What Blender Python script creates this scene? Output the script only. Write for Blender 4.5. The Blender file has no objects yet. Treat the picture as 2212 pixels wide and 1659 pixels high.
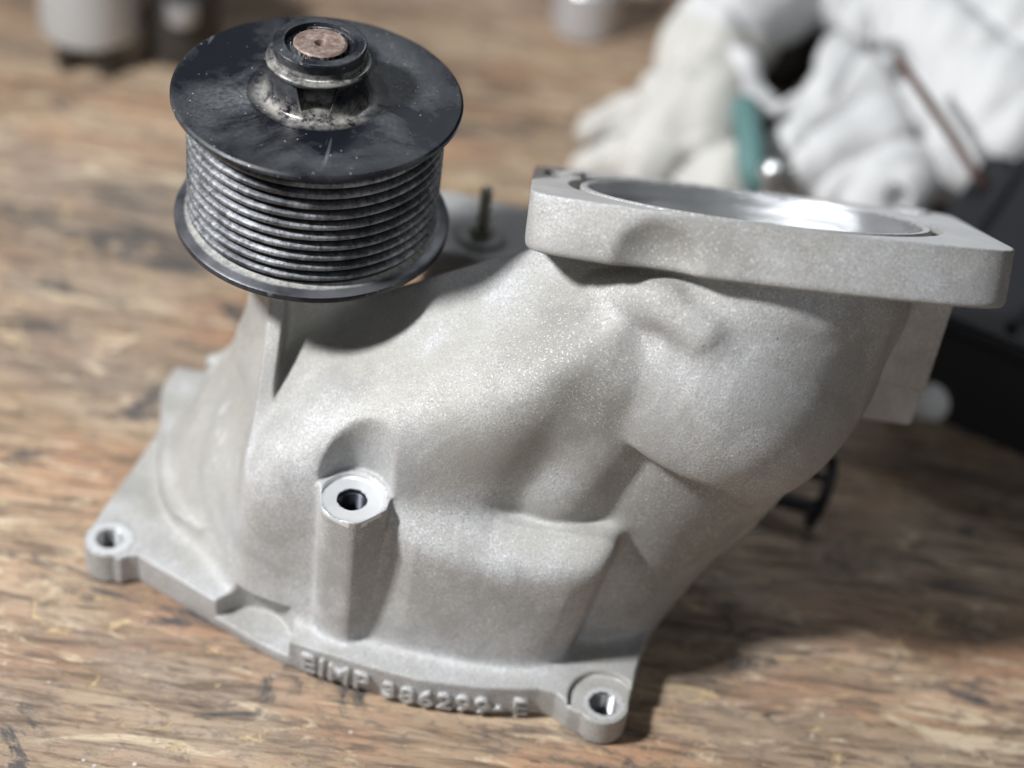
import bpy, bmesh, math, random
import numpy as np
from concurrent.futures import ThreadPoolExecutor
from mathutils import Vector, Matrix

scene = bpy.context.scene
PI = math.pi
# ------------------------------------------------------------------ camera
PITCH, ROLL, CAMH = math.radians(41.2), math.radians(8.0), 470.0      # mm
_f = np.array([0, math.cos(PITCH), -math.sin(PITCH)])
_u0 = np.array([0, math.sin(PITCH), math.cos(PITCH)])
_r0 = np.array([1.0, 0, 0])
_r = _r0 * math.cos(ROLL) + _u0 * math.sin(ROLL)
_u = -_r0 * math.sin(ROLL) + _u0 * math.cos(ROLL)
cd = bpy.data.cameras.new('camera')
cam = bpy.data.objects.new('camera', cd)
scene.collection.objects.link(cam)
scene.camera = cam
M = Matrix(((_r[0], _u[0], -_f[0], 0), (_r[1], _u[1], -_f[1], 0), (_r[2], _u[2], -_f[2], CAMH * .001), (0, 0, 0, 1)))
cam.matrix_world = M
cd.sensor_width = 36
cd.lens = 4110 / 2212 * 36
cd.clip_start = .01
cd.clip_end = 50
cd.dof.use_dof = True
cd.dof.focus_distance = .552
cd.dof.aperture_fstop = 3.9

# ------------------------------------------------------------------ light
w = bpy.data.worlds.new('World')
scene.world = w
w.use_nodes = True
w.node_tree.nodes['Background'].inputs[0].default_value = (.86, .93, 1, 1)
w.node_tree.nodes['Background'].inputs[1].default_value = .05
scene.view_settings.view_transform = 'Standard'
scene.view_settings.look = 'None'
scene.view_settings.exposure = 0
scene.view_settings.gamma = 1
scene.render.resolution_x, scene.render.resolution_y = 1024, 768


def area(name, loc, target, sx, sy, power, col):
    l = bpy.data.lights.new(name, 'AREA')
    l.shape = 'RECTANGLE'
    l.size, l.size_y, l.energy, l.color = sx, sy, power, col
    o = bpy.data.objects.new(name, l)
    scene.collection.objects.link(o)
    o.location = loc
    o.rotation_euler = (Vector(target) - Vector(loc)).to_track_quat('-Z', 'Y').to_euler()
    return o


area('shop_lamp', (-.60, .21, .76), (0, .45, .05), .10, .10, 17, (.97, .985, 1))
area('front_fill', (.30, -2.0, 1.38), (0, .45, .05), .24, .90, 13, (.92, .96, 1))  # added fill behind the camera, for the front faces and the bore highlight
area('ceiling_tube', (.25, 1.6, 1.3), (0, .6, .05), .9, .12, 5, (.90, .95, 1))

# ------------------------------------------------------------------ helpers
COL = scene.collection
rnd = random.Random(4)


def meta(o, label=None, cat=None, group=None, kind=None):
    if label: o['label'] = label
    if cat: o['category'] = cat
    if group: o['group'] = group
    if kind: o['kind'] = kind
    return o


def empty(name, loc, label, cat, group=None):
    o = bpy.data.objects.new(name, None)
    o.empty_display_size = .02
    o.location = loc
    COL.objects.link(o)
    return meta(o, label, cat, group)


def link(name, me, mats, parent=None):
    o = bpy.data.objects.new(name, me)
    for m in (mats if isinstance(mats, (list, tuple)) else [mats]):
        me.materials.append(m)
    COL.objects.link(o)
    if parent is not None:
        o.parent = parent
        pl = parent
        off = Vector((0, 0, 0))
        while pl is not None:
            off += pl.location
            pl = pl.parent
        o.location = -off       # every mesh here is built in world coordinates
    return o


def mesh(name, V, Fc, mats, parent=None, smooth=True, midx=None):
    me = bpy.data.meshes.new(name)
    me.from_pydata([tuple(v) for v in V], [], [tuple(f) for f in Fc])
    if smooth:
        me.polygons.foreach_set('use_smooth', [True] * len(me.polygons))
    o = link(name, me, mats, parent)
    if midx is not None:
        me.polygons.foreach_set('material_index', midx)
    me.update()
    return o


def sharp(o, deg=32):
    me = o.data
    bm = bmesh.new(); bm.from_mesh(me)
    for e in bm.edges:
        if len(e.link_faces) == 2 and e.calc_face_angle(0) > math.radians(deg):
            e.smooth = False
    bm.to_mesh(me); bm.free()
    return o


def lathe(name, prof, centre, mats, parent=None, n=128, axis=None, closed=True, midx=None, deg=32):
    """prof: list of (r, z) in mm turned about a vertical (or given) axis through centre (mm)."""
    c = np.array(centre, float)
    if axis is None:
        A, B, Z = np.array([1., 0, 0]), np.array([0, 1., 0]), np.array([0, 0, 1.])
    else:
        A, B, Z = axis
    V, Fc, mi = [], [], []
    for i in range(n):
        a = 2 * PI * i / n
        for r, z in prof:
            V.append((c + A * r * math.cos(a) + B * r * math.sin(a) + Z * z) * .001)
    m = len(prof)
    for i in range(n):
        for j in range(m if closed else m - 1):
            k = (j + 1) % m
            i2 = (i + 1) % n
            Fc.append((i * m + j, i2 * m + j, i2 * m + k, i * m + k))
            mi.append(midx[j] if midx else 0)
    o = mesh(name, V, Fc, mats, parent, True, mi)
    bm = bmesh.new(); bm.from_mesh(o.data)
    bmesh.ops.remove_doubles(bm, verts=bm.verts, dist=1e-7)
    bmesh.ops.recalc_face_normals(bm, faces=bm.faces)
    bm.to_mesh(o.data); bm.free()
    return sharp(o, deg)


# ------------------------------------------------------------------ node material helpers
class NT:
    def __init__(s, name):
        s.m = bpy.data.materials.new(name)
        s.m.use_nodes = True
        s.t = s.m.node_tree
        s.b = s.t.nodes['Principled BSDF']
        s.co = s.t.nodes.new('ShaderNodeTexCoord').outputs['Object']

    def new(s, t, **kw):
        n = s.t.nodes.new(t)
        for k, v in kw.items():
            setattr(n, k, v)
        return n

    def put(s, sock, v):
        if isinstance(v, bpy.types.NodeSocket):
            s.t.links.new(v, sock)
        elif isinstance(v, (tuple, list)) and len(v) == 3 and sock.type == 'RGBA':
            sock.default_value = (*v, 1)
        else:
            sock.default_value = v

    def mapping(s, scale=(1, 1, 1), rot=(0, 0, 0), loc=(0, 0, 0), src=None):
        n = s.new('ShaderNodeMapping')
        s.put(n.inputs[0], src or s.co)
        n.inputs['Scale'].default_value = scale
        n.inputs['Rotation'].default_value = rot
        n.inputs['Location'].default_value = loc
        return n.outputs[0]

    def noise(s, scale, detail=3, rough=.5, src=None, dist=0, out='Fac'):
        n = s.new('ShaderNodeTexNoise')
        s.put(n.inputs['Vector'], src or s.co)
        n.inputs['Scale'].default_value = scale
        n.inputs['Detail'].default_value = detail
        n.inputs['Roughness'].default_value = rough
        n.inputs['Distortion'].default_value = dist
        return n.outputs[out]

    def voro(s, scale, src=None, out='Distance', feature='F1', rand=1):
        n = s.new('ShaderNodeTexVoronoi', feature=feature)
        s.put(n.inputs['Vector'], src or s.co)
        n.inputs['Scale'].default_value = scale
        n.inputs['Randomness'].default_value = rand
        return n.outputs[out]

    def ramp(s, fac, stops, interp='LINEAR'):
        n = s.new('ShaderNodeValToRGB')
        n.color_ramp.interpolation = interp
        e = n.color_ramp.elements
        while len(e) < len(stops):
            e.new(.5)
        for q, (p, c) in zip(e, stops):
            q.position = p
            q.color = (c, c, c, 1) if not isinstance(c, tuple) else (*c, 1)
        s.put(n.inputs[0], fac)
        return n.outputs[0]

    def mix(s, fac, a, b, mode='MIX'):
        n = s.new('ShaderNodeMix', data_type='RGBA', blend_type=mode)
        s.put(n.inputs[0], fac); s.put(n.inputs[6], a); s.put(n.inputs[7], b)
        return n.outputs[2]

    def math(s, op, a, b=0.0, clamp=False):
        n = s.new('ShaderNodeMath', operation=op, use_clamp=clamp)
        s.put(n.inputs[0], a); s.put(n.inputs[1], b)
        return n.outputs[0]

    def sep(s, src=None):
        n = s.new('ShaderNodeSeparateXYZ')
        s.put(n.inputs[0], src or s.co)
        return n.outputs

    def bump(s, h, strength, dist, base=None):
        n = s.new('ShaderNodeBump')
        n.inputs['Strength'].default_value = strength
        n.inputs['Distance'].default_value = dist
        s.put(n.inputs['Height'], h)
        if base is not None:
            s.put(n.inputs['Normal'], base)
        return n.outputs[0]

    def set(s, **kw):
        for k, v in kw.items():
            s.put(s.b.inputs[k.replace('_', ' ')], v)
        return s


def plain(name, col, rough=.5, metal=0., bump=None):
    n = NT(name)
    n.set(Base_Color=col, Roughness=rough, Metallic=metal)
    if bump:
        n.set(Normal=n.bump(n.noise(bump[0], 4, .6), bump[1], bump[2]))
    return n.m


def cast_metal():
    n = NT('cast_aluminium')
    grain = n.noise(1700, 4, .85)
    cells = n.voro(2400, out='Color')
    cs = n.new('ShaderNodeSeparateColor'); n.put(cs.inputs[0], cells)
    big = n.noise(16, 6, .62)
    mid = n.noise(75, 5, .68)
    c = n.ramp(big, [(.38, (.34, .33, .31)), (.48, (.50, .49, .475)), (.58, (.57, .57, .575))])
    c = n.mix(n.ramp(mid, [(.42, 0.), (.70, .55)]), c, (.37, .355, .32))
    c = n.mix(n.ramp(grain, [(.36, .75), (.56, 0.)]), c, (.20, .195, .19))
    spark = n.ramp(cs.outputs[0], [(.90, 0.), (.97, 1.)])
    c = n.mix(n.math('MULTIPLY', spark, .35), c, (.92, .92, .90))
    # yellowish oil film and grey hand marks
    stain = n.ramp(n.noise(11, 6, .7, n.mapping(loc=(3.1, 1, 2)), .6), [(.51, 0.), (.62, .6)])
    c = n.mix(stain, c, (.37, .355, .315))
    mark = n.ramp(n.noise(19, 6, .7, n.mapping(loc=(7.1, 4, 2)), 1.2), [(.53, 0.), (.60, .5)])
    c = n.mix(mark, c, (.32, .315, .31))
    scr = n.ramp(n.noise(90, 3, .6, n.mapping(scale=(1, 1, .09), rot=(.4, .7, .2)), .3), [(.70, 0.), (.74, .5)])
    c = n.mix(scr, c, (.62, .63, .64))
    pits = n.math('MULTIPLY', n.ramp(n.voro(150), [(.05, 1.), (.09, 0.)]), n.ramp(n.noise(30, 2), [(.64, 0.), (.67, 1.)]))
    c = n.mix(n.math('MULTIPLY', pits, .8), c, (.06, .05, .04))
    rough = n.mix(spark, n.ramp(grain, [(.3, .66), (.7, .48)]), (.28, .28, .28))
    h = n.math('ADD', n.noise(1100, 5, .85), n.math('MULTIPLY', cs.outputs[1], .35))
    b = n.bump(n.noise(140, 4, .6), .3, .0006)
    b = n.bump(h, .85, .00032, b)
    n.set(Base_Color=c, Roughness=rough, Metallic=.28, Normal=b)
    return n.m


def machined_metal(name, metal=.85, rough=.3, lo=.60, hi=.74):
    n = NT(name)
    c = n.ramp(n.noise(60, 4, .6), [(.3, (lo, lo * 1.01, lo * 1.03)), (.7, (hi, hi * 1.01, hi * 1.02))])
    b = n.bump(n.noise(500, 3, .6, n.mapping(scale=(1, 1, .12))), .12, .00008)
    n.set(Base_Color=c, Roughness=rough, Metallic=metal, Normal=b)
    return n.m


def bench_wood():
    n = NT('worn_plywood')
    rot = math.radians(4)

    def m(sy, lx, ly, r=0.0, sx=1.0):
        return n.mapping(scale=(sx, sy, 1), rot=(0, 0, rot + r), loc=(lx, ly, 0))
    broad = n.noise(7, 6, .60, m(3.2, 1, 2), .9)
    c = n.ramp(broad, [(.30, (.13, .080, .048)), (.42, (.25, .165, .105)), (.52, (.35, .25, .165)), (.62, (.43, .315, .215)), (.74, (.50, .385, .27))])
    warm = n.ramp(n.noise(9, 6, .62, m(2.6, 4, 2), 1.1), [(.48, 0.), (.64, .62)])
    c = n.mix(warm, c, (.42, .22, .125))
    grey = n.ramp(n.noise(5, 5, .6, m(1.5, 8, 3), .6), [(.46, 0.), (.64, .6)])
    c = n.mix(grey, c, (.24, .21, .18))
    lines = n.noise(30, 8, .72, m(9, 3, 7), .35)
    c = n.mix(n.ramp(lines, [(.38, .9), (.53, 0.)]), c, (.10, .066, .045))
    pale = n.ramp(n.noise(24, 7, .72, m(3.4, 5, 5, .12), 1.3), [(.55, 0.), (.63, .8)])
    c = n.mix(pale, c, (.56, .45, .32))
    tear = n.ramp(n.noise(38, 6, .72, m(2.0, 1, 9, -.7), 1.6), [(.58, 0.), (.65, .75)])
    c = n.mix(tear, c, (.55, .40, .22))
    dark = n.ramp(n.noise(13, 8, .74, m(2.8, 9, 5), 1.0), [(.565, 0.), (.62, .92)])
    c = n.mix(dark, c, (.05, .048, .050))
    grit = n.ramp(n.noise(130, 5, .78, m(1.6, 2, 2)), [(.52, 0.), (.64, .7)])
    c = n.mix(grit, c, (.13, .10, .08))
    spk = n.math('MULTIPLY', n.ramp(n.voro(130), [(.06, 1.), (.11, 0.)]), n.ramp(n.noise(20, 2), [(.5, 0.), (.58, 1.)]))
    c = n.mix(n.math('MULTIPLY', spk, .7), c, (.62, .58, .56))
    red = n.math('MULTIPLY', n.ramp(n.voro(24), [(.06, 1.), (.09, 0.)]), n.ramp(n.noise(8, 1), [(.56, 0.), (.6, 1.)]))
    c = n.mix(red, c, (.55, .03, .04))
    c = n.mix(1.0, c, (1.06, 1.07, 1.07), 'MULTIPLY')
    h = n.math('ADD', lines, n.math('MULTIPLY', n.noise(220, 4, .75, m(2, 0, 0)), .4))
    h = n.math('SUBTRACT', h, n.math('MULTIPLY', tear, .6))
    n.set(Base_Color=c, Roughness=n.ramp(lines, [(.3, .78), (.7, .5)]), Normal=n.bump(h, .8, .0011))
    return n.m


MC = cast_metal()
MM = machined_metal('machined_aluminium', .4, .36, .56, .70)
def bored_metal():
    n = NT('bored_aluminium')
    t = math.radians(30.1)
    n.co = n.t.nodes['Texture Coordinate'].outputs['Object']
    dot = n.new('ShaderNodeVectorMath', operation='DOT_PRODUCT')
    n.put(dot.inputs[0], n.co)
    dot.inputs[1].default_value = (-.019, math.sin(t), math.cos(t))
    cb = n.new('ShaderNodeCombineXYZ')
    n.put(cb.inputs[0], dot.outputs['Value'])
    rings = n.noise(2600, 3, .7, cb.outputs[0])
    c = n.ramp(n.noise(26, 4, .6), [(.4, (.42, .435, .45)), (.6, (.60, .61, .63))])
    n.set(Base_Color=c, Roughness=.27, Metallic=.9, Normal=n.bump(rings, .8, .0004))
    return n.m


MP = bored_metal()

# ------------------------------------------------------------------ bench top
W = bench_wood()
Fc = [(0, 1, 2, 3), (4, 7, 6, 5), (0, 4, 5, 1), (1, 5, 6, 2), (2, 6, 7, 3), (3, 7, 4, 0)]
V = [(-1.1, .1, 0), (1.3, .1, 0), (1.3, 1.9, 0), (-1.1, 1.9, 0), (-1.1, .1, -.03), (1.3, .1, -.03), (1.3, 1.9, -.03), (-1.1, 1.9, -.03)]
b = mesh('bench_top', V, Fc, W, None, False)
meta(b, kind='structure')

# ================================================================== the casting, as one implicit solid
f32 = np.float32


def smin(a, b, k):
    h = np.maximum(k - np.abs(a - b), 0) / k
    return np.minimum(a, b) - h * h * h * (k / 6)


def smax(a, b, k):
    return -smin(-a, -b, k)


def ln(p, c):
    d = p - np.array(c, f32)
    return np.sqrt((d * d).sum(1))


def cone(p, a, b, ra, rb):
    a = np.array(a, f32); b = np.array(b, f32); ba = b - a
    L = float(ba @ ba)
    q = p - a
    t = np.clip((q @ ba) / L, 0, 1)
    d = q - t[:, None] * ba
    return np.sqrt((d * d).sum(1)) - (ra + (rb - ra) * t)


def vcyl(p, c, r, z0=None, z1=None, k=1.0):
    d = np.hypot(p[:, 0] - c[0], p[:, 1] - c[1]) - r
    if z1 is not None: d = smax(d, p[:, 2] - z1, k)
    if z0 is not None: d = smax(d, z0 - p[:, 2], k)
    return d


def poly(p, pts):
    x, y = p[:, 0], p[:, 1]
    d = np.full(len(x), 1e9, f32)
    s = np.ones(len(x), f32)
    n = len(pts)
    for i in range(n):
        ax, ay = pts[i]; bx, by = pts[i - 1]
        ex, ey = bx - ax, by - ay
        wx, wy = x - f32(ax), y - f32(ay)
        t = np.clip((wx * ex + wy * ey) / (ex * ex + ey * ey), 0, 1)
        qx, qy = wx - ex * t, wy - ey * t
        d = np.minimum(d, qx * qx + qy * qy)
        c1, c2, c3 = y >= ay, y < by, ex * wy > ey * wx
        s = np.where((c1 & c2 & c3) | (~c1 & ~c2 & ~c3), -s, s)
    return s * np.sqrt(d)


def chaikin(pts, n=2):
    for _ in range(n):
        q = []
        for i in range(len(pts)):
            a, b = pts[i], pts[(i + 1) % len(pts)]
            q += [(a[0] * .75 + b[0] * .25, a[1] * .75 + b[1] * .25), (a[0] * .25 + b[0] * .75, a[1] * .25 + b[1] * .75)]
        pts = q
    return pts


def ell(p, c, r, ax=None):
    """approximate ellipsoid; ax: 3 unit axes"""
    q = p - np.array(c, f32)
    if ax is not None:
        q = q @ np.array(ax, f32).T
    r = np.array(r, f32)
    k0 = np.sqrt(((q / r) ** 2).sum(1)); k1 = np.sqrt(((q / (r * r)) ** 2).sum(1)) + 1e-9
    return k0 * (k0 - 1) / k1


def blob(p, c, r, ax=None):
    q = p - np.array(c, f32)
    if ax is not None:
        q = q @ np.array(ax, f32).T
    return np.exp(-((q / np.array(r, f32)) ** 2).sum(1))


# throttle flange frame
TC = np.array([65.5, 477.5, 137.0])
_t, _p = math.radians(30.1), math.radians(-1.1)
TN = np.array([math.sin(_p), math.sin(_t) * math.cos(_p), math.cos(_t) * math.cos(_p)])
TX = np.array([1., 0, 0]); TX -= TN * (TX @ TN); TX /= np.linalg.norm(TX)
TY = np.cross(TN, TX)
TF = np.array([TX, TY, TN], f32)

BASE_OUT = [(-118.4, 473.4), (-127.6, 433.1), (-129.8, 422), (-128, 416.2), (-123.5, 412.8), (-117.0, 411.6), (-114.5, 413.4), (-111.4, 414.2), (-85.6, 400.8),
            (-70.8, 392.8), (-58, 387.5), (-45, 384.5), (-30, 381.5), (-15.5, 379.2), (4.5, 379.6), (22, 382.3), (27, 381.8), (31.5, 378), (35.3, 376.8), (40, 375.2), (44.5, 375.8),
            (48.2, 378.4), (50.0, 384), (51.5, 396.7), (55.3, 416), (60, 440), (64, 480), (50, 515), (-20, 530), (-95, 515), (-116, 495)]
BASE_IN = [(-104.5, 488), (-105.4, 468), (-101, 438), (-95, 425.7), (-84, 411.5), (-76.3, 405), (-63.0, 398), (-48.7, 394.5), (-29.5, 391.5), (-13, 389.4),
           (3, 388.6), (15, 389.4), (25, 391.8), (32, 397), (35, 412), (48, 445), (48, 480), (40, 505), (-20, 518), (-85, 508)]
BASE_IN = chaikin(BASE_IN, 2)
PULX, PULY = -68.3, 471.0
PLAT = [(-121, 487), (-115, 460), (-110.6, 443), (-107.5, 436), (-103, 430), (-93.6, 424), (-60, 440), (-60, 500), (-119, 500)]


def sd_groups(p):
    """signed distances of the named pieces of the casting"""
    G = {}
    x, y, z = p[:, 0], p[:, 1], p[:, 2]
    q = (p - TC.astype(f32)) @ TF.T
    # base flange
    d = poly(p, BASE_OUT)
    b = smax(smax(d, z - 12.5, 1.6), .6 - z, .8)
    lug = np.minimum(vcyl(p, (-122.3, 419.5), 8.0, .6, 12.9, .8), vcyl(p, (41.9, 381.8), 8.0, .6, 10.6, .8))
    plat = poly(p, PLAT)
    b = smin(b, smax(smax(plat, z - 18.5, 1.5), .6 - z, 1), 3)
    b = smax(b, -smax(cone(p, (41.9, 381.8, 0), (41.9, 381.8, 40), 11.2, 11.2), 10.6 - z, .6), 1.6)
    b = np.minimum(b, lug)
    G['base_flange'] = b
    # lower housing wall
    ps = p.copy()
    ps[:, 0] -= np.clip((z - 24) * .24, -3, 9) * np.clip((x - 5) / 20, 0, 1)
    inn = poly(ps, BASE_IN)
    top = np.interp(x, [-110, -60, -25, 0, 60], [62, 70, 64, 61, 61]).astype(f32) - 1 - np.clip(404 - y, 0, 18) * .5
    slope = np.interp(x, [-104, -84, -62, -22], [.26, .40, .50, .05]).astype(f32)
    wall = smax((inn + np.clip(z - 12, 0, 60) * slope) / np.sqrt(1 + slope * slope), z - top, 10)
    dome = cone(p, (PULX, 466, 5), (PULX, 469, 60), 52, 20)
    # shoulder between the dome and the duct: flat sloping top, rounded front, a flank turned to the right
    bulk = smax((z - 91 - .56 * (x + 37) - .27 * (y - 412)) / 1.17, 403.5 - y + np.clip(z - 66, -60, 60) * .06, 26)
    bulk = smax(bulk, (.75 * (x - 19) - .6 * (y - 412) - .2 * (z - 112)) / .98, 18)
    bulk = smax(bulk, y - 462, 12)
    bulk = smax(bulk, -80 - x, 26)
    bulk = smax(bulk, q[:, 2] + 16, 3)
    neck = smax(np.hypot(q[:, 0], q[:, 1]) - 48.0, np.abs(q[:, 2] + 20) - 8, 6)
    duct = cone(p, (65, 467, 117), (60, 450, 98), 51.5, 47)
    duct = smax(duct, q[:, 2] + 9, 16)
    duct = smax(duct, 91.5 - (x - 40) * .30 - z - np.clip(x - 66, 0, 50) * 1.5 - np.clip(y - 418, 0, 90) * 1.0, 6)
    column = smin(cone(p, (38, 433, 110), (18, 427, 66), 20, 20), cone(p, (30, 431, 108), (4, 431, 66), 20, 20), 4)
    core = smin(cone(p, (65, 459, 100), (45, 458, 60), 47, 46), cone(p, (45, 458, 60), (12, 449, 8), 46, 40), 8)
    h = smin(wall, dome, 16)
    h = smin(h, core, 6)
    h = smin(h, cone(p, (54, 453, 72), (30, 430, 4), 38, 27), 5)
    h = smin(h, column, 4)
    h = smin(h, bulk, 12)
    h = smin(h, duct, 3)
    h = smin(h, neck, 6)
    # rolled collar round the front of the duct
    rl = np.minimum(cone(p, (23, 436, 128), (31, 432, 132), 5.5, 7.5), cone(p, (31, 432, 132), (41, 426.5, 134.5), 7.5, 8))
    rl = np.minimum(np.minimum(rl, cone(p, (41, 426.5, 134.5), (51.5, 421.5, 130.5), 8, 7.5)), cone(p, (51.5, 421.5, 130.5), (60, 421, 121), 7.5, 6))
    h = smin(h, rl, 6)
    # leg under the rear corner of the throttle flange
    leg = smax(smax(np.abs(x - 117) - 13, np.abs(y - 476) - 13, 3), np.abs(z - 96) - 29, 3)
    leg = smax(leg, -smax(z - 87 + (x - 117) * .2, y - 467, .8), 1.2)
    leg = smax(leg, q[:, 2] + 10, 1)
    h = smin(h, leg, 6)
    # curved web behind the bearing post
    t = np.clip(x + 104, 0, 60)
    web = smax(np.abs(y - 483) - 2.4, z - (40 + t * t * .085), 1.5)
    web = smax(smax(web, z - 78, 1), -104 - x, 1.5); web = smax(web, x + 70, 1)
    h = smin(h, web, 3)
    # pad with the stud, at the back
    pad = smax(smax(np.abs(x + 12) - 24, np.abs(y - 534) - 20, 6), z - 73 + (x + 17) * .10 + (y - 527) * .06, 5)
    pad = smin(pad, vcyl(p, (-17.5, 527), 8.5, 40, 75.5, 1), 4)
    h = smin(h, pad, 10)
    h = smin(h, cone(p, (-46, 492, 36), (10, 494, 56), 26, 32), 10)
    h = smax(h, .8 - z, .8)
    G['housing'] = h
    # bearing post
    G['bearing_post'] = vcyl(p, (PULX, PULY), 18.8, 20, 106, 1)
    # thin fin down the front of the post
    rib = smax(np.abs(x + 74.5) - 2.4, (447.0 - np.clip(99 - z, 0, 99) * .82) - y, 1.5)
    rib = smax(smax(smax(rib, z - 104, 1), 58 - z, 4), y - 465, 1)
    G['rib'] = rib
    # bolt boss with column
    dx, dy = x + 42.5, y - 400.5
    boss = smax(smax(-dx * .985 - dy * .17 - 9.4, -.40 * dx - .92 * dy - 9.6, 5), .70 * dx - .71 * dy - 10.0, 4.5)
    boss = smax(smax(boss, dx - 11.2, 1.5), dy - 14, 3)
    boss = smax(smax(boss, z - 66, .7), 5 - z, 1)
    G['bolt_boss'] = boss
    # throttle flange plate
    pl = smax(np.hypot(q[:, 0] - 5, q[:, 1] - 142) - 200, np.abs(q[:, 0] - 1.5) - 69.5, 16)
    pl = smax(pl, q[:, 1] - 57, 14)
    tf = smax(pl, q[:, 2], .5)
    tf = np.minimum(tf, smax(np.hypot(q[:, 0] + 58, q[:, 1] - 27) - 6.5, np.abs(q[:, 2]) - 1.6, .6))
    tf = np.minimum(tf, smax(np.hypot(q[:, 0] - 57, q[:, 1] - 50) - 6, np.abs(q[:, 2]) - .9, .6))
    tf = smax(tf, -17 - q[:, 2], 3.5)
    G['throttle_flange'] = tf
    return G, q


def arc_pts(a, b, bulge, n=10):
    o = []
    for i in range(1, n):
        t = i / n
        o.append((a[0] + (b[0] - a[0]) * t, a[1] + (b[1] - a[1]) * t + bulge * 4 * t * (1 - t)))
    return o




def casting(p):
    G, q = sd_groups(p)
    z = p[:, 2]
    d = smin(G['housing'], G['base_flange'], 5)
    d = smin(d, G['bearing_post'], 16)
    d = smin(d, G['rib'], 5)
    # tool clearance above the boss, then the boss itself
    cl = vcyl(p, (-42.5, 401.5), 11.5, 66, None, 1)
    d = smax(d, -cl, 2.5)
    d = smin(d, G['bolt_boss'], 3)
    d = smax(d, -vcyl(p, (-42.5, 400.5), 9.4, 65.2, None, .6), .6)
    # scoop through the base flange
    d = smax(d, -vcyl(p, (-71.5, 391.5), 14.2, 5, 16, 1), 1.5)
    d = smin(d, G['throttle_flange'], 3)
    # clearance scallop in the front face of the throttle flange
    ax0 = TC + TX * -33 + TY * -66 - TN * 32
    sc = cone(p, ax0, ax0 + TN * 17.0, 17, 17)
    d = smax(d, -sc, 3)
    # bore, seal groove
    rr = np.hypot(q[:, 0], q[:, 1])
    d = smax(d, -smax(rr - 51, -14.5 - q[:, 2], 1), .5)
    d = smax(d, -ell(q, (0, 0, -12), (41, 41, 26)), 2)
    d = smax(d, -smax(np.abs(rr - 55.0) - 1.7, -3 - q[:, 2], .4), .4)
    # the slot where the duct meets the skirt
    g2 = np.minimum(cone(p, (43, 409.5, 87.5), (52, 409, 86.0), 3.6, 3.4), cone(p, (52, 409, 86.0), (71, 408.5, 79.0), 2.8, 1.0))
    d = smax(d, -g2, 1.5)
    # bolt holes
    for hu, hv in ((-58, 27), (57, 50)):
        d = smax(d, -(np.hypot(q[:, 0] - hu, q[:, 1] - hv) - 3.3), .5)
    for c, r, zt in (((-122.3, 419.5), 4.1, 60), ((41.9, 381.8), 4.1, 60), ((-42.5, 400.5), 4.3, 90)):
        d = smax(d, -vcyl(p, c, r, None, zt, .5), .7)
    return d


def par(fn, P, nt=4, chunk=120000):
    P = np.ascontiguousarray(P, f32)
    parts = [P[i:i + chunk] for i in range(0, len(P), chunk)]
    with ThreadPoolExecutor(nt) as ex:
        return np.concatenate(list(ex.map(fn, parts)))


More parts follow.
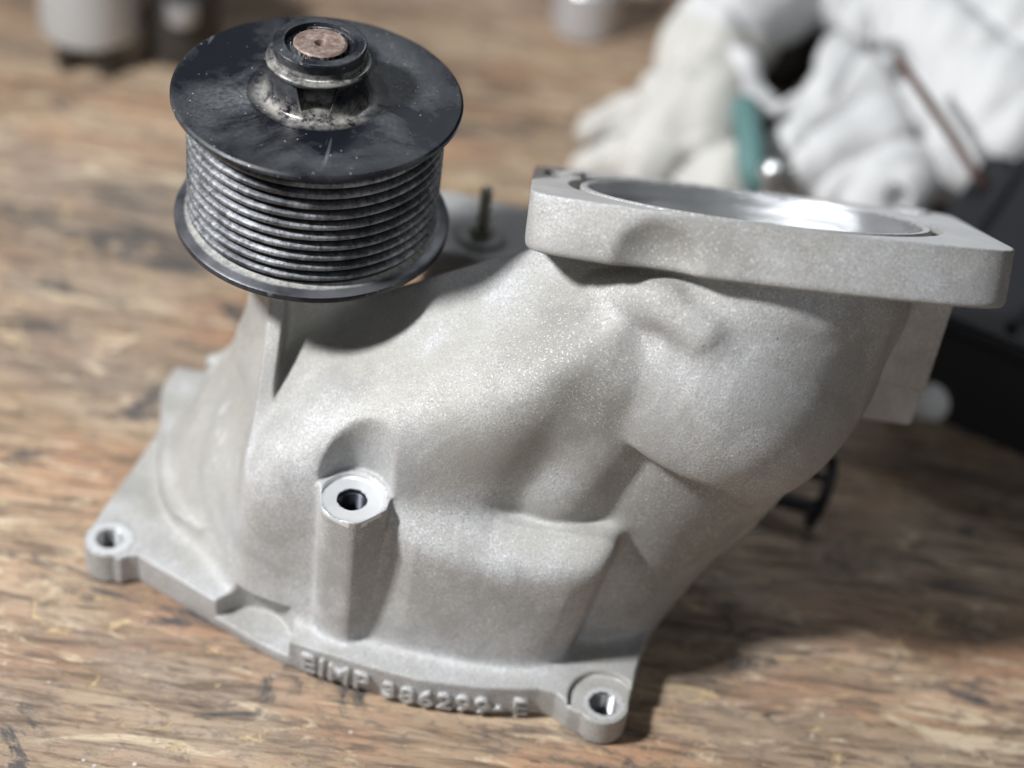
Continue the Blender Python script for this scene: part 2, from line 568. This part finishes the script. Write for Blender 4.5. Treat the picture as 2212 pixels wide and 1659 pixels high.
def polygonise(fn, lo, hi, h, B=8):
    """sparse surface nets: vertices, quads, normals (mm)"""
    lo = np.array(lo, float)
    nb = np.ceil((np.array(hi) - lo) / (h * B)).astype(int)
    N = nb * B + 1
    cs = h * B
    I = np.indices(nb).reshape(3, -1).T
    cen = lo + (I + .5) * cs
    dc = par(fn, cen)
    near = np.abs(dc) < cs * .87 * 1.35 + 1
    vol = np.ones(tuple(N), f32)
    sg = np.where(dc.reshape(nb) < 0, -1, 1).astype(f32)
    vol[:-1, :-1, :-1] = np.repeat(np.repeat(np.repeat(sg, B, 0), B, 1), B, 2)
    loc = np.indices((B + 1,) * 3).reshape(3, -1).T
    act = I[near]
    P = ((act[:, None, :] * B + loc[None]).reshape(-1, 3))
    vals = par(fn, lo + P * h)
    vol[P[:, 0], P[:, 1], P[:, 2]] = vals
    S = vol < 0
    # cells with mixed corners
    c = np.zeros(tuple(N - 1), np.uint8)
    for dx in (0, 1):
        for dy in (0, 1):
            for dz in (0, 1):
                c += S[dx:N[0] - 1 + dx, dy:N[1] - 1 + dy, dz:N[2] - 1 + dz]
    mix = (c > 0) & (c < 8)
    cells = np.argwhere(mix)
    idx = -np.ones(tuple(N - 1), np.int32)
    idx[mix] = np.arange(len(cells))
    acc = np.zeros((len(cells), 3)); cnt = np.zeros(len(cells))
    corners = [(a, b, c) for a in (0, 1) for b in (0, 1) for c in (0, 1)]
    for i, ca in enumerate(corners):
        for axn in range(3):
            if ca[axn]: continue
            cb = list(ca); cb[axn] = 1; cb = tuple(cb)
            va = vol[cells[:, 0] + ca[0], cells[:, 1] + ca[1], cells[:, 2] + ca[2]]
            vb = vol[cells[:, 0] + cb[0], cells[:, 1] + cb[1], cells[:, 2] + cb[2]]
            m = (va < 0) != (vb < 0)
            t = va[m] / (va[m] - vb[m])
            pt = np.tile(np.array(ca, float), (m.sum(), 1)); pt[:, axn] += t
            acc[m] += pt; cnt[m] += 1
    Vx = lo + (cells + acc / cnt[:, None]) * h
    quads = []
    for axn in range(3):
        o1, o2 = [(1, 2), (2, 0), (0, 1)][axn]
        sl0 = [slice(None)] * 3; sl1 = [slice(None)] * 3
        sl0[axn] = slice(0, -1); sl1[axn] = slice(1, None)
        ch = S[tuple(sl0)] != S[tuple(sl1)]
        E = np.argwhere(ch)
        ok = (E[:, o1] > 0) & (E[:, o2] > 0) & (E[:, o1] < N[o1] - 1) & (E[:, o2] < N[o2] - 1)
        E = E[ok]
        q = []
        for d1, d2 in ((0, 0), (1, 0), (1, 1), (0, 1)):
            e = E.copy(); e[:, o1] -= 1 - d1; e[:, o2] -= 1 - d2
            q.append(idx[e[:, 0], e[:, 1], e[:, 2]])
        q = np.array(q).T
        flip = ~S[E[:, 0], E[:, 1], E[:, 2]]
        q[flip] = q[flip][:, ::-1]
        quads.append(q)
    Q = np.concatenate(quads)

    def grad(X, e=.25):
        k = np.array([[1, -1, -1], [-1, -1, 1], [-1, 1, -1], [1, 1, 1]], float)
        g = 0
        for r in k:
            g = g + r * par(fn, X + r * e)[:, None]
        return g / (4 * e)
    for _ in range(2):
        g = grad(Vx)
        v = par(fn, Vx)
        st = -(v / np.maximum((g * g).sum(1), .2))[:, None] * g
        L = np.linalg.norm(st, axis=1, keepdims=True)
        Vx = Vx + st * np.minimum(1, .5 * h / np.maximum(L, 1e-6))
    g = grad(Vx)
    Nn = g / np.maximum(np.linalg.norm(g, axis=1, keepdims=True), 1e-6)
    return Vx, Q, Nn


def add_solid(name, V, Q, Nn, mats, parent, midx=None):
    me = bpy.data.meshes.new(name)
    me.vertices.add(len(V)); me.vertices.foreach_set('co', (V * .001).astype(f32).ravel())
    me.loops.add(len(Q) * 4); me.loops.foreach_set('vertex_index', Q.ravel().astype(np.int32))
    me.polygons.add(len(Q))
    me.polygons.foreach_set('loop_start', np.arange(0, len(Q) * 4, 4, dtype=np.int32))
    me.polygons.foreach_set('use_smooth', np.ones(len(Q), bool))
    me.update(calc_edges=True)
    o = link(name, me, mats, parent)
    if midx is not None:
        me.polygons.foreach_set('material_index', midx.astype(np.int32))
    me.normals_split_custom_set_from_vertices(Nn.astype(float))
    return o


MO = plain('dark_thread', (.035, .037, .05), .35, .6)  # dark blue-grey for the bolt hole walls and the boss thread
SN = empty('supercharger_snout', (0, .44, 0), 'bare cast aluminium supercharger snout with black ribbed pulley standing on the wooden bench', 'engine part')
H_RES = .8
V, Q, Nn = polygonise(casting, (-136, 366, -3), (142, 560, 182), H_RES)
print('casting', len(V), len(Q))
cen = V[Q].mean(1)
G, q = sd_groups(np.ascontiguousarray(cen, f32))
names = ['housing', 'base_flange', 'bearing_post', 'rib', 'bolt_boss', 'throttle_flange']
who = np.argmin(np.array([G[k] for k in names]), 0)
cn = Nn[Q].mean(1)
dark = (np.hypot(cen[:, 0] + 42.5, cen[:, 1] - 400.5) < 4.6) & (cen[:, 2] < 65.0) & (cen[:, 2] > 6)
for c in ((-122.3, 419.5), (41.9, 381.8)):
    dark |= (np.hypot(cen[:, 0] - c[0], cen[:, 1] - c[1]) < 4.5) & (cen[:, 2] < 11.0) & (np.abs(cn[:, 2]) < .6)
# machined faces: flange top, bore, boss spot face, holes
mach = np.zeros(len(Q), bool)
rr = np.hypot(q[:, 0], q[:, 1])
mach |= (who == 5) & ((q[:, 2] > -.6) & (cn @ TN > .6))
inb = (rr < 58) & (q[:, 2] > -24) & (q[:, 2] < .5) & ((cn * (cen - TC)).sum(1) < 5)
mach |= inb & (rr < 51.4) & (rr > 50.6)
bored = (inb & (rr < 51.4) & (rr > 50.6) & (np.abs(cn @ TN) < .5)).astype(int)
who[inb & (rr < 51.4)] = 5
rb = np.hypot(cen[:, 0] + 42.5, cen[:, 1] - 400.5)
mach |= (rb < 10.6) & (rb > 4.7) & (cen[:, 2] > 64.2) & (cen[:, 2] < 72) & (cn[:, 2] > -.2)
for c, r in (((-122.3, 419.5), 7.2), ((41.9, 381.8), 6.3)):
    mach |= (np.hypot(cen[:, 0] - c[0], cen[:, 1] - c[1]) < r) & (cn[:, 2] > .8) & (cen[:, 2] > 6)
for i, k in enumerate(names):
    s = who == i
    if not s.any(): continue
    Qi = Q[s]
    u, inv = np.unique(Qi, return_inverse=True)
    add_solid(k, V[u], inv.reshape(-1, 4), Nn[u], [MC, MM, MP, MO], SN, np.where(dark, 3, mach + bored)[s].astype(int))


# ================================================================== pulley and the small fittings on the snout
def radius_node(n):
    x, y, z = n.sep()
    dx = n.math('SUBTRACT', x, PULX * .001); dy = n.math('SUBTRACT', y, PULY * .001)
    return n.math('SQRT', n.math('ADD', n.math('MULTIPLY', dx, dx), n.math('MULTIPLY', dy, dy)))


def black_coat(name, dusty=1.0):
    """black anodised metal with pale dust lying on it, thickest near the hub"""
    n = NT(name)
    big = n.noise(34, 6, .62, n.mapping(loc=(1.7, .2, .5)), .5)
    fine = n.noise(700, 4, .8)
    r = radius_node(n)
    near = n.ramp(n.math('MULTIPLY', r, 1 / .043), [(.33, 1.), (.60, .62), (.97, .22)])
    patch = n.ramp(big, [(.44, 0.), (.60, 1.)])
    dust = n.math('MULTIPLY', n.math('MULTIPLY', patch, near), n.ramp(fine, [(.36, .25), (.62, 1.)]))
    c = n.mix(n.math('MULTIPLY', dust, .62 * dusty), (.008, .009, .013), (.25, .26, .265))
    sp = n.math('MULTIPLY', n.ramp(n.voro(420), [(.05, 1.), (.11, 0.)]), n.ramp(n.noise(90, 2), [(.48, 0.), (.56, 1.)]))
    c = n.mix(n.math('MULTIPLY', sp, .8), c, (.6, .6, .6))
    scr = n.ramp(n.noise(160, 3, .6, n.mapping(scale=(1, .12, 1), rot=(0, 0, .5))), [(.66, 0.), (.70, .35)])
    c = n.mix(scr, c, (.22, .23, .25))
    n.set(Base_Color=c, Roughness=n.mix(patch, (.24, .24, .24), (.5, .5, .5)), Metallic=.1, Specular_IOR_Level=.4,
          Normal=n.bump(n.noise(600, 4, .7), .2, .00015))
    return n


MB = black_coat('black_anodised').m
_h = black_coat('dusty_black_hub', .35)
# powdery deposit piled round the foot of the hub and in the snap ring groove, thick on the side of the post fin
_x, _y, _z = _h.sep()
_rel = _h.math('MULTIPLY', _h.math('SUBTRACT', _z, .1600), 1 / .018)
_low = _h.ramp(_rel, [(0, 1.), (.10, .75), (.30, .1), (.62, .05), (.66, .8), (.78, .6), (.80, 0.)])
_side = _h.ramp(_h.math('MULTIPLY', _h.math('SUBTRACT', _y, .450), 1 / .036), [(0, 1.), (.40, .8), (.75, .15)])
_pow = _h.math('MULTIPLY', _h.math('MULTIPLY', _low, _side), _h.ramp(_h.noise(260, 6, .75), [(.38, 0.), (.58, 1.)]))
_old = _h.b.inputs['Base Color'].links[0].from_socket
_pow = _h.math('MULTIPLY', _pow, _h.ramp(_h.math('MULTIPLY', radius_node(_h), 1 / .021), [(.78, 1.), (.97, 0.)]))
_h.set(Base_Color=_h.mix(_h.math('MULTIPLY', _pow, .62), _old, (.56, .53, .48)), Roughness=.38)
MH = _h.m


def rim_metal():
    n = NT('dusty_rim_metal')
    r = n.math('ADD', radius_node(n), n.math('MULTIPLY', n.math('SUBTRACT', n.noise(260, 4, .7), .5), .0012))
    m = n.ramp(n.math('MULTIPLY', n.math('SUBTRACT', r, .0370), 1 / .005), [(0, 0.), (.12, 1.), (.34, .8), (.50, 0.)])
    st = n.ramp(n.noise(40, 4, .6), [(.35, (.05, .052, .06)), (.65, (.20, .205, .22))])
    c = n.mix(n.math('MULTIPLY', m, n.ramp(n.noise(600, 3, .7), [(.38, .2), (.6, .9)])), st, (.36, .345, .31))
    n.set(Base_Color=c, Roughness=n.mix(m, (.33, .33, .33), (.8, .8, .8)), Metallic=n.ramp(m, [(0, .6), (1, 0.)]),
          Normal=n.bump(n.noise(700, 3, .7), .2, .0002))
    return n.m


def groove_metal():
    n = NT('worn_groove_metal')
    r = radius_node(n)
    crest = n.math('MULTIPLY', n.math('SUBTRACT', r, .0364), 1 / .0016, True)
    wear = n.noise(520, 5, .8, n.mapping(scale=(1, 1, .6)))
    patch = n.ramp(n.noise(32, 4, .65), [(.36, .18), (.60, 1.)])
    m = n.math('MULTIPLY', n.math('MULTIPLY', crest, patch), n.ramp(wear, [(.36, .15), (.62, 1.)]))
    c = n.mix(m, (.010, .011, .016), (.40, .41, .43))
    n.set(Base_Color=c, Roughness=n.mix(m, (.40, .40, .40), (.52, .52, .52)), Metallic=.5,
          Normal=n.bump(n.noise(700, 4, .8), .6, .00035))
    return n.m


MG = groove_metal()


def rust_steel():
    n = NT('rusty_bolt_steel')
    f = n.noise(420, 5, .7)
    c = n.ramp(f, [(.32, (.12, .07, .052)), (.5, (.22, .16, .135)), (.66, (.34, .29, .26))])
    n.set(Base_Color=c, Roughness=.55, Metallic=.35, Normal=n.bump(f, .4, .0003))
    return n.m


MR = rust_steel()
MRIM = machined_metal('scuffed_edge_metal')

PU = empty('pulley', (0, 0, 0), None, None)
PU.parent = SN
PU.location = Vector((PULX * .001, PULY * .001, .114)) - SN.location
ctr = (PULX, PULY, 0)
# top disc
TOPZ = 160.0
lathe('top_disc', [(12, TOPZ), (30, TOPZ - .15), (42.2, TOPZ), (42.9, TOPZ - .5), (43.0, TOPZ - 1.5), (42.2, TOPZ - 2.1), (40.2, TOPZ - 3.0), (37.5, TOPZ - 4.6), (36.0, TOPZ - 5.4), (12, TOPZ - 5.4)],
      ctr, [MB, MRIM], PU, 192, midx=[0, 0, 0, 0, 0, 0, 0, 0, 0, 0])
# grooved drum
prof = [(30, TOPZ - 4.9), (36.2, TOPZ - 5.2)]
zz = TOPZ - 5.4
NG = 10
pitch = (zz - 117.6) / NG
for i in range(NG):
    z0 = zz - i * pitch
    prof += [(38.1, z0 - .08 * pitch), (38.4, z0 - .15 * pitch), (38.4, z0 - .42 * pitch), (38.1, z0 - .50 * pitch), (35.9, z0 - .76 * pitch), (35.9, z0 - .84 * pitch)]
prof += [(37.6, zz - NG * pitch), (30, zz - NG * pitch)]
lathe('grooved_drum', prof, ctr, MG, PU, 192, deg=60)
MRM = rim_metal()
lathe('bottom_rim', [(30, 118.0), (37.4, 118.0), (38.6, 117.2), (41.3, 116.7), (42.1, 116.2), (42.3, 115.6), (42.2, 114.5), (41.6, 114.0), (30, 113.6)], ctr,
      [MRM, MB], PU, 192, midx=[0, 0, 0, 0, 1, 1, 1, 1, 1])


def hub_sdf(p):
    c = np.array([PULX, PULY], f32)
    r = np.hypot(p[:, 0] - c[0], p[:, 1] - c[1]); z = p[:, 2] - f32(TOPZ)
    d = smax(r - 14.6 - np.clip(-z + 6, 0, 9) * .12, z - 12.0, .8)
    d = smin(d, np.abs(z + 1) - 1.0 + np.maximum(r - 21, 0), 4)
    d = np.minimum(d, np.hypot(np.maximum(r - 14.6, 0), z - 11.2) - 1.1)        # lip ring
    d = smax(d, -(np.hypot(r - 16.0, z - 14.1) - 1.6), .4)
    up = smax(r - 13.6, np.abs(z - 9) - 8.2, .9)
    d = np.minimum(d, up)
    d = smax(d, -smax(np.abs(r - 9.3) - .9, 15.6 - z, .3), .3)
    d = smax(d, -smax(r - 8.15, 15.0 - z, .2), .2)
    # chipped notch in the wall of the hub
    a = p - np.array([PULX + 1.5, PULY - 15.0, TOPZ + 6.2], f32)
    nt = smax(smax(np.abs(a[:, 0]) - 4.9 - a[:, 2] * .25, np.abs(a[:, 1]) - 6.5, .6), np.abs(a[:, 2]) - 4.3 - a[:, 0] * .12, .8)
    return smax(d, -nt, .6)


Vh, Qh, Nh = polygonise(hub_sdf, (PULX - 24, PULY - 24, TOPZ - 3.5), (PULX + 24, PULY + 24, TOPZ + 19), .45)
kp = (Vh[Qh].mean(1)[:, 2] > TOPZ - .6) & (np.hypot(Vh[Qh].mean(1)[:, 0] - PULX, Vh[Qh].mean(1)[:, 1] - PULY) < 20.9)
add_solid('hub', Vh, Qh[kp], Nh, MH, PU)
lathe('shaft_bolt', [(0, TOPZ + 14.2), (1.0, TOPZ + 14.6), (1.7, TOPZ + 16.7), (2.2, TOPZ + 17.0), (7.2, TOPZ + 17.0), (7.8, TOPZ + 16.6), (7.9, TOPZ + 14.5), (0, TOPZ + 14)], ctr, MR, PU, 64)

# stud on the rear pad
MST = plain('dull_zinc', (.17, .165, .13), .45, .6, (600, .4, .0003))
sx, sy, sz = -17.5, 527., 75.0


def stud():
    prof = [(0, sz + 19), (1.6, sz + 19), (2.0, sz + 18.4)]
    z0 = sz + 18
    while z0 > sz + 5:
        prof += [(2.15, z0), (1.75, z0 - .6)]
        z0 -= 1.2
    prof += [(2.15, z0), (2.15, sz - 2), (0, sz - 2)]
    return prof


lathe('stud', stud(), (sx, sy, 0), MST, SN, 24, deg=20)
lathe('stud_nut', [(2, sz - 1), (4.2, sz - 1), (4.4, sz + 2.0), (4.0, sz + 2.6), (2, sz + 2.6)], (sx, sy, 0), MST, SN, 6, deg=20)

# threads inside the three bolt holes
MTH = machined_metal('thread_steel', .8, .3, .34, .46)
for (hx, hy), ht in (((-122.3, 419.5), 12.2), ((41.9, 381.8), 10.0), ((-42.5, 400.5), 64.0)):
    pr = []
    zt = ht
    while zt > ht - 11:
        pr += [(4.25, zt), (3.7, zt - .5)]
        zt -= 1.0
    pr += [(4.25, zt), (4.45, zt), (4.45, ht)]
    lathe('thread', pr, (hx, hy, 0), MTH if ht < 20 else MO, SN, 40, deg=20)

# cast lettering on the front wall of the base flange
PATH = [(-60, 388.0), (-45, 384.1), (-30, 381.1), (-15.5, 378.9), (4.5, 379.2), (22, 381.8)]


def on_wall(x):
    for (x0, y0), (x1, y1) in zip(PATH, PATH[1:]):
        if x0 <= x <= x1:
            t = (x - x0) / (x1 - x0)
            return y0 + (y1 - y0) * t, math.atan2(y1 - y0, x1 - x0)
    return PATH[-1][1], 0


def cast_letter(ch, x, z, size, wide=1.0):
    cu = bpy.data.curves.new('letter', 'FONT')
    cu.body = ch; cu.size = size; cu.extrude = .0011; cu.offset = .00008
    cu.bevel_depth = .0002; cu.bevel_resolution = 1; cu.align_x = 'CENTER'; cu.resolution_u = 4
    t = bpy.data.objects.new('letter', cu)
    COL.objects.link(t)
    bpy.context.view_layer.update()
    me = bpy.data.meshes.new_from_object(t.evaluated_get(bpy.context.evaluated_depsgraph_get()))
    bpy.data.objects.remove(t); bpy.data.curves.remove(cu)
    me.name = 'cast_letter'; me.materials.clear()
    y, a = on_wall(x)
    mt = Matrix.Translation((x * .001, y * .001, z * .001)) @ Matrix.Rotation(a, 4, 'Z') @ Matrix.Rotation(PI / 2, 4, 'X') @ Matrix.Diagonal((wide, 1, 1, 1))
    me.transform(mt)
    return link('cast_letter', me, MC, SN)


for ch, x, z, sz_, wd in (('E', -51.0, 2.9, .0100, 1.1), ('I', -46.4, 2.7, .0100, 1), ('M', -40.9, 2.5, .0095, 1), ('P', -33.6, 2.6, .0095, 1.15)):
    cast_letter(ch, x, z, sz_, wd)
for i, ch in enumerate('386299-E'):
    cast_letter(ch, -24.6 + i * 5.85 - (1.0 if ch == '-' else 0), 2.1, .0088, 1.12)

# ================================================================== things in the background
def at(px, py, z=0.0):
    """photo position -> point in mm on the level z above the bench (used to lay out the background)"""
    d = _f + _r * (px - 1106) / 4110 - _u * (py - 829.5) / 4110
    return np.array([0, 0, CAMH]) + d * (z - CAMH) / d[2]


def soft(name, prims, subs, mats, label, cat, h=2.2, k=9, wob=2.2, group=None):
    """a soft crumpled thing: blended tapered tubes; prims = (p0, r0, p1, r1)"""
    P0 = np.array([q for a, ra, b_, rb in prims for q in (a, b_)])
    R0 = max(max(ra, rb) for a, ra, b_, rb in prims)
    lo = P0.min(0) - R0 - 6; hi = P0.max(0) + R0 + 6
    lo[2] = max(lo[2], -4)

    def fn(p):
        d = None
        for a, ra, b_, rb in prims:
            e = cone(p, a, b_, ra, rb)
            d = e if d is None else smin(d, e, k)
        for a, ra, b_, rb in subs:
            d = smax(d, -cone(p, a, b_, ra, rb), 4)
        x, y, z = p[:, 0], p[:, 1], p[:, 2]
        a1 = np.abs(np.sin(x * .055 + 1.4 * np.sin(y * .05 + z * .03) + 2))
        a2 = np.abs(np.sin(x * .06 - y * .085 + .9 * np.sin(x * .06)))
        d = d + wob * (1.3 * (1 - a1) ** 2 * 2 + 1.1 * (1 - a2) ** 2 * 2 - .8 + .35 * np.sin(x * .31 - y * .27 + z * .2))
        return smax(d, .4 - z, 1.5)
    V_, Q_, N_ = polygonise(fn, lo, hi, h)
    o = add_solid(name, V_, Q_, N_, mats, None)
    return meta(o, label, cat, group)


def cotton(name, col):
    n = NT(name)
    c = n.mix(n.ramp(n.noise(14, 4, .6), [(.52, 0.), (.68, .5)]), col, tuple(v * .82 for v in col))
    c = n.mix(n.ramp(n.noise(40, 4, .7, n.mapping(loc=(5, 1, 0))), [(.66, 0.), (.74, .6)]), c, tuple(v * .4 for v in col))
    n.set(Base_Color=c, Roughness=.9, Normal=n.bump(n.noise(60, 5, .6), .5, .004))
    return n.m


CW = cotton('white_cotton', (.60, .60, .60))
CC = cotton('cream_cotton', (.54, .525, .49))
GR = 'crumpled white work gloves heaped behind the casting'
soft('work_glove', [(at(1570, 60, 45), 24, at(1490, 250, 28), 25), (at(1490, 250, 28), 25, at(1420, 370, 18), 17), (at(1440, 330, 16), 15, at(1260, 345, 9), 8),
                    (at(1440, 250, 20), 15, at(1300, 285, 10), 9), (at(1540, 330, 24), 20, at(1560, 420, 16), 16)], [], CC,
     'cream cotton work glove lying limp at the left of the heap, fingers towards the bench', 'glove', group=GR)
soft('work_glove', [(at(1570, 20, 58), 20, at(1790, -20, 58), 19), (at(1780, -20, 58), 22, at(1700, -60, 60), 26), (at(1590, 130, 50), 9, at(1600, 215, 40), 7), (at(1600, 215, 40), 7, at(1670, 240, 40), 7),
                    (at(1670, 240, 40), 7, at(1760, 200, 46), 8), (at(1760, 200, 46), 8, at(1840, 90, 54), 9), (at(1840, 90, 54), 9, at(1900, -20, 60), 12)],
     [], CW, 'white glove on top of the heap with its open cuff hanging in a dark loop', 'glove', k=6, group=GR)
soft('work_glove', [(at(1870, 160, 44), 12, at(1740, 360, 22), 22), (at(1870, 170, 44), 12, at(1900, 400, 22), 24), (at(1740, 360, 22), 22, at(1900, 410, 22), 22)],
     [(at(1940, 425, 30), 6, at(1930, 450, 60), 6)], CW, 'white glove folded into a triangle between the dark loop and the brown hem', 'glove', group=GR)
soft('work_glove', [(at(2010, 60, 55), 32, at(2180, 300, 40), 36), (at(2150, 20, 60), 36, at(2260, 200, 50), 36), (at(1960, 70, 55), 20, at(2080, 260, 42), 22), (at(2120, 330, 30), 26, at(2230, 380, 26), 26)],
     [(at(1912, 118, 82), 9, at(1922, 135, 50), 8)], CW, 'large white glove spread at the right edge of the heap', 'glove', group=GR)


def tube(name, pts, r, mats, parent=None, n=14):
    """round bar through points (mm) with rounded ends"""
    pts = [np.array(q, float) for q in pts]
    sm = [pts[0]]
    for i in range(len(pts) - 1):
        p0 = pts[max(i - 1, 0)]; p1 = pts[i]; p2 = pts[i + 1]; p3 = pts[min(i + 2, len(pts) - 1)]
        for j in range(1, 7):
            t = j / 6
            sm.append(.5 * ((2 * p1) + (p2 - p0) * t + (2 * p0 - 5 * p1 + 4 * p2 - p3) * t * t + (3 * p1 - p0 - 3 * p2 + p3) * t ** 3))
    V_, F_ = [], []
    N_ = len(sm)
    for i, c in enumerate(sm):
        tg = sm[min(i + 1, N_ - 1)] - sm[max(i - 1, 0)]
        tg /= np.linalg.norm(tg)
        a = np.cross(tg, (0, 0, 1.)); a /= max(np.linalg.norm(a), 1e-6); b_ = np.cross(a, tg)
        rr_ = r * (.6 if i in (0, N_ - 1) else 1)
        for j in range(n):
            q_ = 2 * PI * j / n
            V_.append((c + (a * math.cos(q_) + b_ * math.sin(q_)) * rr_) * .001)
    for i in range(N_ - 1):
        for j in range(n):
            F_.append((i * n + j, i * n + (j + 1) % n, (i + 1) * n + (j + 1) % n, (i + 1) * n + j))
    F_.append(tuple(range(n))[::-1]); F_.append(tuple((N_ - 1) * n + j for j in range(n)))
    return mesh(name, V_, F_, mats, parent)


MBR = plain('brown_binding', (.09, .045, .035), .8)
o = tube('hem_strap', [at(1935, 120, 84), at(1985, 190, 80), at(2060, 300, 66), at(2110, 380, 56), at(2160, 440, 40)], 1.9, MBR)
meta(o, 'dark brown binding strap running down over the large white glove', 'strap')
MT = plain('teal_rubber', (.10, .20, .195), .7)
o = tube('teal_strap', [at(1608, 225, 44), at(1620, 300, 46), at(1628, 370, 42), at(1650, 420, 30)], 6.0, MT)
meta(o, 'teal rubber strap hanging between the cream glove and the folded white glove', 'strap')
MCH = machined_metal('bright_chrome')
me = lathe('ball_stud', [(0, 5), (3, 4.2), (4.6, 2.4), (5.2, 0), (4.6, -2.4), (2.2, -4.6), (2.2, -12), (0, -12)], at(1668, 372, 52), MCH, None, 32)
meta(me, 'small bright metal ball stud beside the teal strap', 'ball stud')
soft('rag', [(at(1640, 120, 22), 15, at(1770, 130, 22), 15), (at(1690, 255, 12), 10, at(1860, 170, 20), 12)], [], cotton('hollow_shade', (.05, .038, .03)),  # dark filler added to stand in for the shade inside the cuff loop
     'added dark brown filler for the shade in the hollow under the hanging cuff of the top glove', 'rag', wob=1)
soft('rag', [(at(2060, 700, 16), 9, at(2015, 840, 8), 12), (at(2015, 840, 8), 11, at(2075, 850, 6), 9), (at(2070, 690, 14), 10, at(2120, 640, 12), 9)], [], CW,
     'small white rag lying on the bench in front of the black tray', 'rag', wob=1)


def boxmesh(name, size, mats, parent=None, M4=None, bev=2.0, seg=3, taper=0):
    bm = bmesh.new()
    bmesh.ops.create_cube(bm, size=1)
    for v in bm.verts:
        f = 1 - (taper if v.co.z > 0 else 0)
        v.co.x *= size[0] * .001 * f; v.co.y *= size[1] * .001 * f; v.co.z *= size[2] * .001
    bmesh.ops.bevel(bm, geom=bm.edges[:], offset=bev * .001, segments=seg, affect='EDGES')
    if M4 is not None:
        bmesh.ops.transform(bm, matrix=M4, verts=bm.verts)
    me_ = bpy.data.meshes.new(name)
    bm.to_mesh(me_); bm.free()
    me_.polygons.foreach_set('use_smooth', [True] * len(me_.polygons))
    return sharp(link(name, me_, mats, parent), 40)


MPL = plain('black_plastic', (.004, .005, .008), .6, 0, (300, .2, .0003))
# black tray at the right edge
tc = at(2270, 640, 30) * .001
tr = empty('plastic_tray', (tc[0], tc[1], 0), 'black plastic tray with raised ribs standing at the right edge of the bench', 'tray')
RZ = Matrix.Rotation(math.radians(-24), 4, 'Z')


def TM(x, y, z, rz=RZ):
    return Matrix.Translation((tc[0], tc[1], 0)) @ rz @ Matrix.Translation((x * .001, y * .001, z * .001))


boxmesh('tray_body', (92, 128, 44), MPL, tr, TM(0, 0, 22), 4, 3, .06)
boxmesh('tray_lid', (96, 132, 7), MPL, tr, TM(0, 0, 47), 2)
for i in range(3):
    boxmesh('rib', (4, 118, 4), MPL, tr, TM(-34 + i * 30, 0, 52), 1)

# black forged clip lying behind the casting
mk = plain('black_oxide', (.012, .012, .013), .4, .5)
cl = at(1740, 1080, 4) * .001
ck = empty('steel_clip', (cl[0], cl[1], 0), 'black steel clip with two short arms lying behind the lower right of the casting', 'clip')
tube('crosspiece', [at(1795, 985, 22), at(1796, 1020, 18), at(1778, 1080, 10), at(1745, 1138, 4)], 2.2, mk, ck)
tube('arm', [at(1790, 1035, 17), at(1730, 1022, 15), at(1640, 1000, 12)], 1.6, mk, ck)
tube('arm', [at(1764, 1098, 8), at(1700, 1082, 7), at(1640, 1070, 6)], 2.9, mk, ck)

# white canister and dark fitting, top left
MCAN = plain('dull_grey_metal', (.48, .49, .50), .4, .4)
MDK = plain('dark_casting', (.05, .045, .04), .5, .5)
c0 = at(200, 120, 0)
cn_ = empty('canister', (c0[0] * .001, c0[1] * .001, 0), 'pale grey canister standing on two dark feet at the top left corner of the bench', 'canister')
lathe('body', [(0, 13), (18, 13), (21.5, 16), (22, 20), (22, 88), (20, 91), (0, 91)], (c0[0], c0[1], 0), MCAN, cn_, 64)
for dx in (-8, 10):
    lathe('foot', [(0, .3), (4.5, .3), (4.8, 2), (4.2, 14), (0, 14)], (c0[0] + dx, c0[1] - 12, 0), MDK, cn_, 24)
c1 = at(395, 110, 0)
fc = empty('motor_flange', (c1[0] * .001, c1[1] * .001, 0), 'dark metal motor end with a dull silver boss, beside the pale canister', 'motor')
lathe('motor_body', [(0, .5), (15, .5), (17, 3), (17, 55), (14, 60), (0, 60)], (c1[0], c1[1], 0), MDK, fc, 48)
lathe('silver_boss', [(0, 24), (6, 24), (7, 25), (7, 34), (0, 34)], (c1[0] + 3, c1[1] - 14, 0), plain('dull_silver', (.45, .46, .48), .4, .7), fc, 32)

# metal cap, top centre
c2 = at(1262, 60, 0)
cp = empty('metal_cap', (c2[0] * .001, c2[1] * .001, 0), 'silver metal cap with a short neck standing behind the cream glove', 'cap')
lathe('cap_body', [(0, .5), (14, .5), (16, 2), (16.5, 26), (14.5, 29), (0, 29)], (c2[0], c2[1], 0), plain('satin_silver', (.60, .62, .66), .35, .6), cp, 48)
lathe('neck', [(0, 28), (8, 28), (8, 44), (6.5, 46), (0, 46)], (c2[0], c2[1], 0), MCH, cp, 32)
